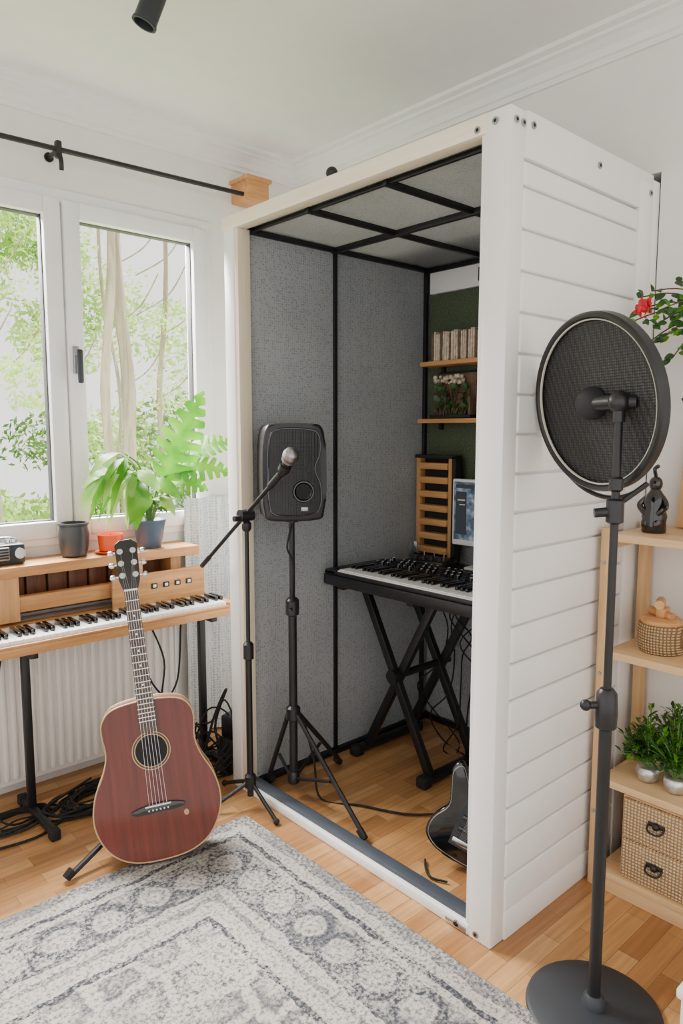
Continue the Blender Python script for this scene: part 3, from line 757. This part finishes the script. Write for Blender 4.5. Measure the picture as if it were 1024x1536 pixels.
for sg in (-1,1):
    b.tube([gp(sg*.06,.36,-.135),gp(sg*.07,.10,-.135),gp(sg*.08,.01,-.125),gp(sg*.08,-.010,-.10),gp(sg*.08,-.010,-.03)],.007,'black',sub=5)
b.tube([gp(-.06,.36,-.135),gp(.06,.36,-.135)],.008,'black',smooth=False)
q=gp(0,.35,-.14); f3=V((q.x+vd.x*.22,q.y+vd.y*.22,.014)); b.tube([q,f3],.009,'black',smooth=False); b.ball(f3,.013,'rubber',seg=10)
f5=gp(.10,.0,-.20); f5.z=.014; b.tube([gp(.07,.12,-.14),f5],.009,'black',smooth=False); b.ball(f5,.013,'rubber',seg=10)
f4=V((-.755,1.10,.015)); b.tube([gp(-.10,.12,-.13),f4],.010,'black',smooth=False); b.tube([f4+V((.012,-.0,.02)),f4+V((-.01,0,0))],.015,'rubber',smooth=False)
b.done()

b=B("electric_guitar")
hf=[(-.03,.0),(.06,.0),(.12,.03),(.145,.09),(.13,.16),(.105,.21),(.115,.27),(.15,.34),(.125,.37),(.06,.30),(.03,.30),(-.03,.30),(-.07,.33),(-.12,.39),(-.15,.35),(-.125,.27),(-.11,.20),(-.15,.12),(-.15,.05),(-.10,.01)]
ol=catmull2(hf,4); b.prism(ol,-.022,.022,'blackg',None,.008)
b.tube([(x*.93,.18+(y-.18)*.94,.023) for x,y in ol],.0018,'steel',seg=5,closed=True,smooth=False)
b.prism([(-.05,.06),(.07,.06),(.085,.20),(.04,.28),(-.04,.28),(-.05,.2)],.022,.025,'charcoal')
for y in (.13,.18,.23): b.box((-.035,y,.025),(.035,y+.018,.033),'blackg',.003)
b.box((-.04,.075,.025),(.04,.10,.036),'chrome',.003)
for y in (.04,.08,.12): b.cyl((.085,y,.022),(.085,y,.04),.011,'steel',seg=14)
b.prism([(-.026,.28),(.026,.28),(.020,.66),(-.020,.66)],.005,.035,'blackm',None,.003)
b.prism([(-.022,.66),(.02,.66),(.05,.70),(.035,.84),(-.02,.82)],.0,.016,'blackg',None,.003)
for k in range(6): b.cyl((-.0125+k*.005,.09,.037),(-.0125+k*.005,.67,.038),.0006,'steel',seg=4); b.ball((.058-.003*k,.70+k*.022,.008),.007,'chrome',seg=8)
o=b.done(); 
fn=V((-.90,-.43,0)).normalized(); ru=V((0,0,1)); rg=ru.cross(fn).normalized()
le=math.radians(8); ro=math.radians(20)
sgn=1 if rg.y<0 else -1
upg=((ru*math.cos(le)-fn*math.sin(le))*math.cos(ro)+rg*sgn*math.sin(ro)).normalized()
ng=(fn-upg*fn.dot(upg)).normalized(); rg=upg.cross(ng)
o.matrix_world=basis((.225,.310,.034),rg*.80,upg*.80,ng*.80)

# ---------------------------------------------------------------- cables
b=B("cable_coil")
def blob(cx,cy,n,rx,ry,zmax,r=.004):
    for k in range(n):
        pts=[]; a0=random.uniform(0,6.28); q=random.uniform(.5,1)
        for j in range(9):
            a=a0+j*.75; pts.append((cx+rx*q*math.cos(a)*random.uniform(.7,1.1),cy+ry*q*math.sin(a)*random.uniform(.7,1.1),.006+zmax*random.random()*(k/n)))
        b.tube(pts,r,'rubber',seg=6,sub=5)
blob(-.44,1.52,14,.26,.13,.07,.0045); blob(.0,1.45,13,.13,.12,.30); blob(-.78,1.58,7,.18,.09,.03)
b.tube([(-.75,1.70,.62),(-.80,1.66,.4),(-.84,1.60,.1),(-.78,1.55,.01),(-.6,1.62,.01)],.004,'rubber',seg=6)
b.tube([(-.2,1.60,.66),(-.16,1.55,.5),(-.20,1.50,.35),(-.10,1.55,.40),(-.05,1.60,.62)],.004,'rubber',seg=6)
b.tube([(-.22,1.62,.66),(-.24,1.53,.45),(-.14,1.48,.3),(.0,1.50,.15),(.1,1.5,.02)],.004,'rubber',seg=6)
b.tube([(-.05,1.46,.02),(-.02,1.40,.25),(.02,1.36,.38),(.0,1.42,.2),(.05,1.40,.01)],.006,'rubber',seg=6)
b.tube([(-.95,1.45,.006),(-.75,1.42,.006),(-.60,1.48,.006),(-.45,1.42,.006),(-.25,1.46,.006),(-.05,1.40,.006)],.005,'rubber',seg=6)
b.done()
b=B("pedal_case"); 
T=Matrix.Translation((.15,1.50,0))@Matrix.Rotation(.3,4,'Z'); b.box((-.07,-.05,0),(.07,.05,.10),'blackm',.01,T); b.box((-.05,-.04,.10),(.05,.04,.20),'blackp',.012,T); b.box((-.04,-.045,.12),(.03,-.038,.17),'steel',.003,T); b.done()
b=B("microphone_cable")
b.tube([(.15,1.0,.30),(.17,.97,.15),(.18,.94,.008),(.26,.80,.008),(.36,.62,.008),(.52,.52,.008),(.66,.50,.008),(.78,.56,.008),(.85,.60,.008)],.0045,'rubber',seg=6)
b.tube([(.18,.40,.008),(.14,.36,.008),(.12,.32,.008),(.14,.27,.008)],.004,'rubber',seg=6)
b.tube([(.10,1.01,1.10),(.06,.99,1.02),(.095,1.0,.95),(.097,1.01,.80)],.004,'rubber',seg=6)
b.done()
b=B("booth_cable")
for k in range(7):
    yy=.60+.065*k; pts=[(1.0,yy,.79)]
    for j in range(1,7): pts.append((.93+.09*math.sin(j*1.3+k),yy+.06*math.sin(j*1.9+k*2),.79-j*.125))
    pts[-1]=(pts[-1][0],pts[-1][1],.008); pts.append((.9,yy-.15,.008)); b.tube(pts,.0035,'rubber',seg=6,sub=5)
b.done()

# ---------------------------------------------------------------- shelf unit
b=B("shelving_unit")
sx0,sx1=.486,.782; sy0,sy1=-.024,-.95
for X in (sx0,sx1-.045):
    for Y in (sy0-.028,sy1): b.box((X,Y,0),(X+.045,Y+.028,1.155),'pinez',.003)
for z,t in ((1.118,.024),(.755,.024),(.345,.024),(.045,.022)):
    b.box((sx0-.004,sy1,z-.0),(sx1,sy0-.028,z+t),'pine',.003)
b.box((sx0,sy1,.0),(sx0+.02,sy0-.028,.045),'pine',.002)
b.box((sx0+.045,sy0-.02,.30),(sx1-.045,sy0-.006,.345),'pinez'); b.box((sx0+.045,sy0-.02,1.09),(sx1-.045,sy0-.006,1.13),'pinez')
for z in (1.05,.70,.25): b.cyl((sx0+.02,sy0,z),(sx0+.02,sy0+.006,z),.008,'black',seg=12); b.cyl((sx0,sy0-.014,z),(sx0-.004,sy0-.014,z),.006,'steel',seg=12)
b.done()
b=B("woven_drawer_chest")
b.box((.50,-.52,.068),(.77,-.125,.335),'pinez',.003)
for (z0,z1) in ((.205,.330),(.075,.198)):
    b.box((.490,-.515,z0),(.502,-.13,z1),'wickd',.003)
    for Y in (-.235,-.42):
        zc=(z0+z1)/2+.01
        b.lathe([(.0,.0),(.010,.0),(.012,.003),(.010,.010),(.005,.014),(0,.015)],'black',(.490,Y,zc),(-1,0,0),seg=16)
        b.box((.485,Y-.026,zc-.005),(.491,Y+.026,zc+.009),'black',.003); b.tube([(.488,Y-.024,zc),(.472,Y-.020,zc-.012),(.470,Y,zc-.018),(.472,Y+.020,zc-.012),(.488,Y+.024,zc)],.0032,'black')
b.done()
b=B("wicker_basket")
bo=(.60,-.172,.779)
b.lathe([(.055,0),(.062,.004),(.068,.03),(.069,.06),(.066,.085),(.063,.09),(.060,.09),(.060,.02),(0,.02)],'wick',bo,seg=40)
b.lathe([(.060,.0),(.060,.012),(.052,.018),(0,.020)],'oak',(.60,-.172,.868),seg=36)
b.box((.575,-.19,.886),(.625,-.16,.918),'oak',.008); b.cyl((.56,-.18,.93),(.64,-.15,.925),.014,'oak',seg=14)
b.cyl((.585,-.21,.895),(.61,-.13,.90),.012,'oakx'); b.done()
b=B("dark_figurine")
fo=(.60,-.133,1.1425)
b.lathe([(.034,0),(.036,.006),(.034,.03),(.037,.05),(.030,.075),(.034,.09),(.028,.11),(.018,.125),(.012,.135)],'blackg',fo,seg=20)
b.ball((.60,-.133,1.29),.020,'blackg',(1,1,1.2)); b.tube([(.60,-.133,1.31),(.60,-.128,1.335),(.60,-.14,1.345)],.006,'blackg')
for s_ in (-1,1):
    b.tube([(.60,-.133+s_*.022,1.25),(.585,-.133+s_*.040,1.225),(.578,-.133+s_*.018,1.20)],.009,'blackg'); b.ball((.585,-.133+s_*.015,1.170),.02,'blackg',(1,.9,1.3),seg=10)
b.ball((.582,-.133,1.235),.017,'steel',(.7,1,1),seg=10)
b.done()
b=B("leaning_picture_frame")
T=Matrix.Translation((.735,-.22,1.1425))@Matrix.Rotation(math.radians(8),4,'Y')
b.box((0,-.30,0.003),(.018,.08,.34),'pinez',.004,T); b.box((-.003,-.27,.03),(.001,.05,.31),'tan',.0,T); b.box((-.005,-.10,.03),(-.002,-.09,.31),'pinez',0,T); b.done()
b=B("potted_greens")
for (X,Y,rr_) in ((.57,-.165,.034),(.56,-.255,.034),(.67,-.21,.04)):
    b.lathe([(rr_*.7,0),(rr_,.015),(rr_*1.05,.03),(rr_*.95,.045),(rr_*.8,.048),(0,.045)],'silver',(X,Y,.370),seg=14)
    for k in range(80):
        an=random.uniform(0,6.28); sp_=random.uniform(0,.085); h=random.uniform(.04,.21)*(1-.4*sp_/.07)
        p=V((X,Y,.41)); q=V((X+sp_*math.cos(an),Y+sp_*math.sin(an)*1.2,.41+h)); b.tube([p,(p+q)/2+V((0,0,.02)),q],.0014,'stem',seg=4,sub=3)
        for j in range(7):
            s0=p.lerp(q,.35+.65*j/7)+V((0,0,.012)); a2=random.uniform(0,6.28)
            leaf(b,s0,s0+V((.024*math.cos(a2),.024*math.sin(a2),.014)),(0,0,1),.006,'leafd' if k%3 else 'leaf',.003,0,n=3)
b.done(80)
b=B("hanging_rose_plant")
wp=V((.70,-.33,1.60))
b.lathe([(.05,0),(.06,.01),(.075,.10),(.08,.11),(.07,.11),(.06,.10),(0,.095)],'darkpot',wp,seg=24); b.box((.76,-.36,1.62),(.80,-.30,1.70),'black')
c=wp+V((0,0,.10))
ends=[(.60,-.04,1.81),(.58,-.02,1.77),(.58,-.10,1.86),(.60,-.16,1.88),(.6,-.07,1.70),(.6,-.13,1.72),(.58,-.2,1.67),(.56,-.14,1.80),(.6,-.22,1.86),(.66,-.28,1.9),(.62,-.18,1.76),(.6,-.05,1.85),(.6,-.16,1.66),(.6,-.10,1.76)]
for e in ends:
    e=V(e); mid=(c+e)/2+V((0,.02,.07)); b.tube([c,mid,e],.0022,'twig',seg=5)
    for j in range(12):
        t=.35+.65*j/11; s0=(c*(1-t)**2+mid*2*t*(1-t)*1.0+e*t*t); a2=random.uniform(0,6.28)
        leaf(b,s0,s0+V((.02*math.cos(a2)-.01,.028*math.sin(a2),.022*math.cos(a2*2))),(-.7,-.5,.6),.010,'leafd' if j%3 else 'leaf',.004,0,n=6)
rc=V((.575,-.085,1.81))
for k in range(16):
    a=k*2.4; r_=.004+.0012*k; p=rc+V((-.004,math.cos(a)*r_,math.sin(a)*r_)); leaf(b,p-V((0,0,.006)),p+V((-.012+.001*k,math.cos(a)*.012,math.sin(a)*.012+.006)),(-1,math.cos(a)*-.6,math.sin(a)*-.6),.010,'rose',.004,0,n=6)
b.ball(rc,.012,'rose',seg=10)
b.tube([(.79,-.16,1.52),(.74,-.16,1.525),(.72,-.15,1.55)],.006,'black'); b.tube([(.79,-.16,1.52),(.73,-.22,1.50)],.004,'black',smooth=False)
b.done(80)
b=B("storage_box")
b.box((.04,-.85,0),(.30,-.500,.15),'white',.006); b.box((.03,-.86,.15),(.31,-.492,.175),'white',.006)
for z in (.05,.09): b.box((.037,-.62,z),(.042,-.53,z+.012),'blackm')
b.done()

b=B("ceiling_spotlight")
c0=V((-.492,.885,2.652)); dd=V((-.34,.26,-1)).normalized()
b.lathe([(.0,-.060),(.028,-.060),(.032,-.054),(.033,.045),(.036,.05),(.036,.056),(.029,.056),(.027,.03),(0,.02)],'charcoal',c0,dd,seg=28)
b.cyl(c0-dd*.02,V((-.455,.85,2.76)),.008,'black'); b.lathe([(.04,0),(.04,.018),(0,.02)],'charcoal',(-.455,.85,2.74),seg=24); b.box((-.60,.84,2.742),(-.28,.865,2.76),'charcoal',.003)
b.done()

b=B("area_rug"); b.box((-2.6,-1.6,.0005),(RX,RY,.011),'rug',.003); b.done()

# ---------------------------------------------------------------- exterior garden
b=B("garden_ground"); b.box((-8,2.2,-1.2),(20,26,-1.1),'grass'); b.done()
def leaves(b,c,rad,n,size,mat='treeleaf'):
    vs=[];fs=[]
    for k in range(n):
        d=V((random.gauss(0,1),random.gauss(0,1),random.gauss(0,1))).normalized()*random.random()**.4
        p=V((c[0]+d.x*rad[0],c[1]+d.y*rad[1],c[2]+d.z*rad[2])); u=V((random.gauss(0,1),random.gauss(0,1),random.gauss(0,1))).normalized(); w=u.orthogonal().normalized(); s_=size*random.uniform(.6,1.3)
        o=len(vs); vs+=[p-u*s_,p+w*s_*.5,p+u*s_,p-w*s_*.5]; fs.append([o,o+1,o+2,o+3])
    b.add(vs,fs,mat)
b=B("garden_tree")
for (x,y,r,l) in ((1.24,5.2,.050,.09),(1.60,5.4,.075,-.08),(.42,6.0,.035,.15),(2.2,6.0,.035,.1),(1.95,6.3,.025,-.15)):
    b.tube([(x,y,-1.15),(x+l*.8,y,.6),(x+l*.2,y,1.8),(x+l*1.4,y,3.2),(x+l*1.0,y,6)],lambda t,r=r:r*(1-.3*t)*(1+.08*math.sin(t*40)),'bark',seg=12)
for k in range(40):
    x=random.uniform(-.4,3.6); z=random.uniform(1.7,5.0)
    leaves(b,(x,random.uniform(4.7,7.0),z),(random.uniform(.15,.45),.3,random.uniform(.10,.32)),170,.030)
    b.tube([(x,6.5,z+.05),(x+.35,6.4,z+.3),(x+.6,6.4,z+.7)],.008,'bark',seg=5)
b.done()
b=B("garden_hedge")
for k in range(40):
    x=random.uniform(-1.8,6.8); z=random.uniform(-.8,1.6)
    leaves(b,(x,random.uniform(10,11.5),z),(random.uniform(.6,1.1),.5,random.uniform(.4,.8)),620,.07,'bushleaf' if random.random()<.55 else 'treeleaf')
for k in range(40):
    x=random.uniform(-1.6,8.5); z=random.uniform(1.8,7.0)
    leaves(b,(x,random.uniform(12.5,13.5),z),(random.uniform(.5,1.1),.5,random.uniform(.3,.8)),380,.08,'treeleaf')
b.done()

# ---------------------------------------------------------------- lights
w=bpy.data.worlds.new("sky"); bpy.context.scene.world=w; w.use_nodes=True
bg=w.node_tree.nodes["Background"]; bg.inputs[0].default_value=(1,.975,.945,1); bg.inputs[1].default_value=2.05
def area(name,loc,size,sy,power,col,aim):
    l=bpy.data.lights.new(name,'AREA'); l.shape='RECTANGLE'; l.size=size; l.size_y=sy; l.energy=power; l.color=col
    o=bpy.data.objects.new(name,l); o.location=loc; COL.objects.link(o)
    o.rotation_euler=(V(loc)-V(aim)).to_track_quat('Z','Y').to_euler(); return o
area("window_daylight",(-.4,3.0,3.3),2.6,1.6,1300,(1,.975,.94),(-.3,.6,.9))
s_=bpy.data.lights.new("sun",'SUN'); s_.energy=11; s_.angle=.05; s_.color=(1,.97,.9); o=bpy.data.objects.new("sun",s_); COL.objects.link(o)
o.rotation_euler=V((1.0,.0,1.3)).to_track_quat('Z','Y').to_euler()

# ---------------------------------------------------------------- camera
cam=bpy.data.cameras.new("camera"); co=bpy.data.objects.new("camera",cam); COL.objects.link(co)
cam.sensor_fit='VERTICAL'; cam.sensor_height=36; cam.lens=1075*36/1536; cam.clip_start=.02
co.location=(-1.5575,-1.1017,1.45); co.rotation_euler=(math.radians(90-6.47),0,math.radians(47.9-90))
bpy.context.scene.camera=co
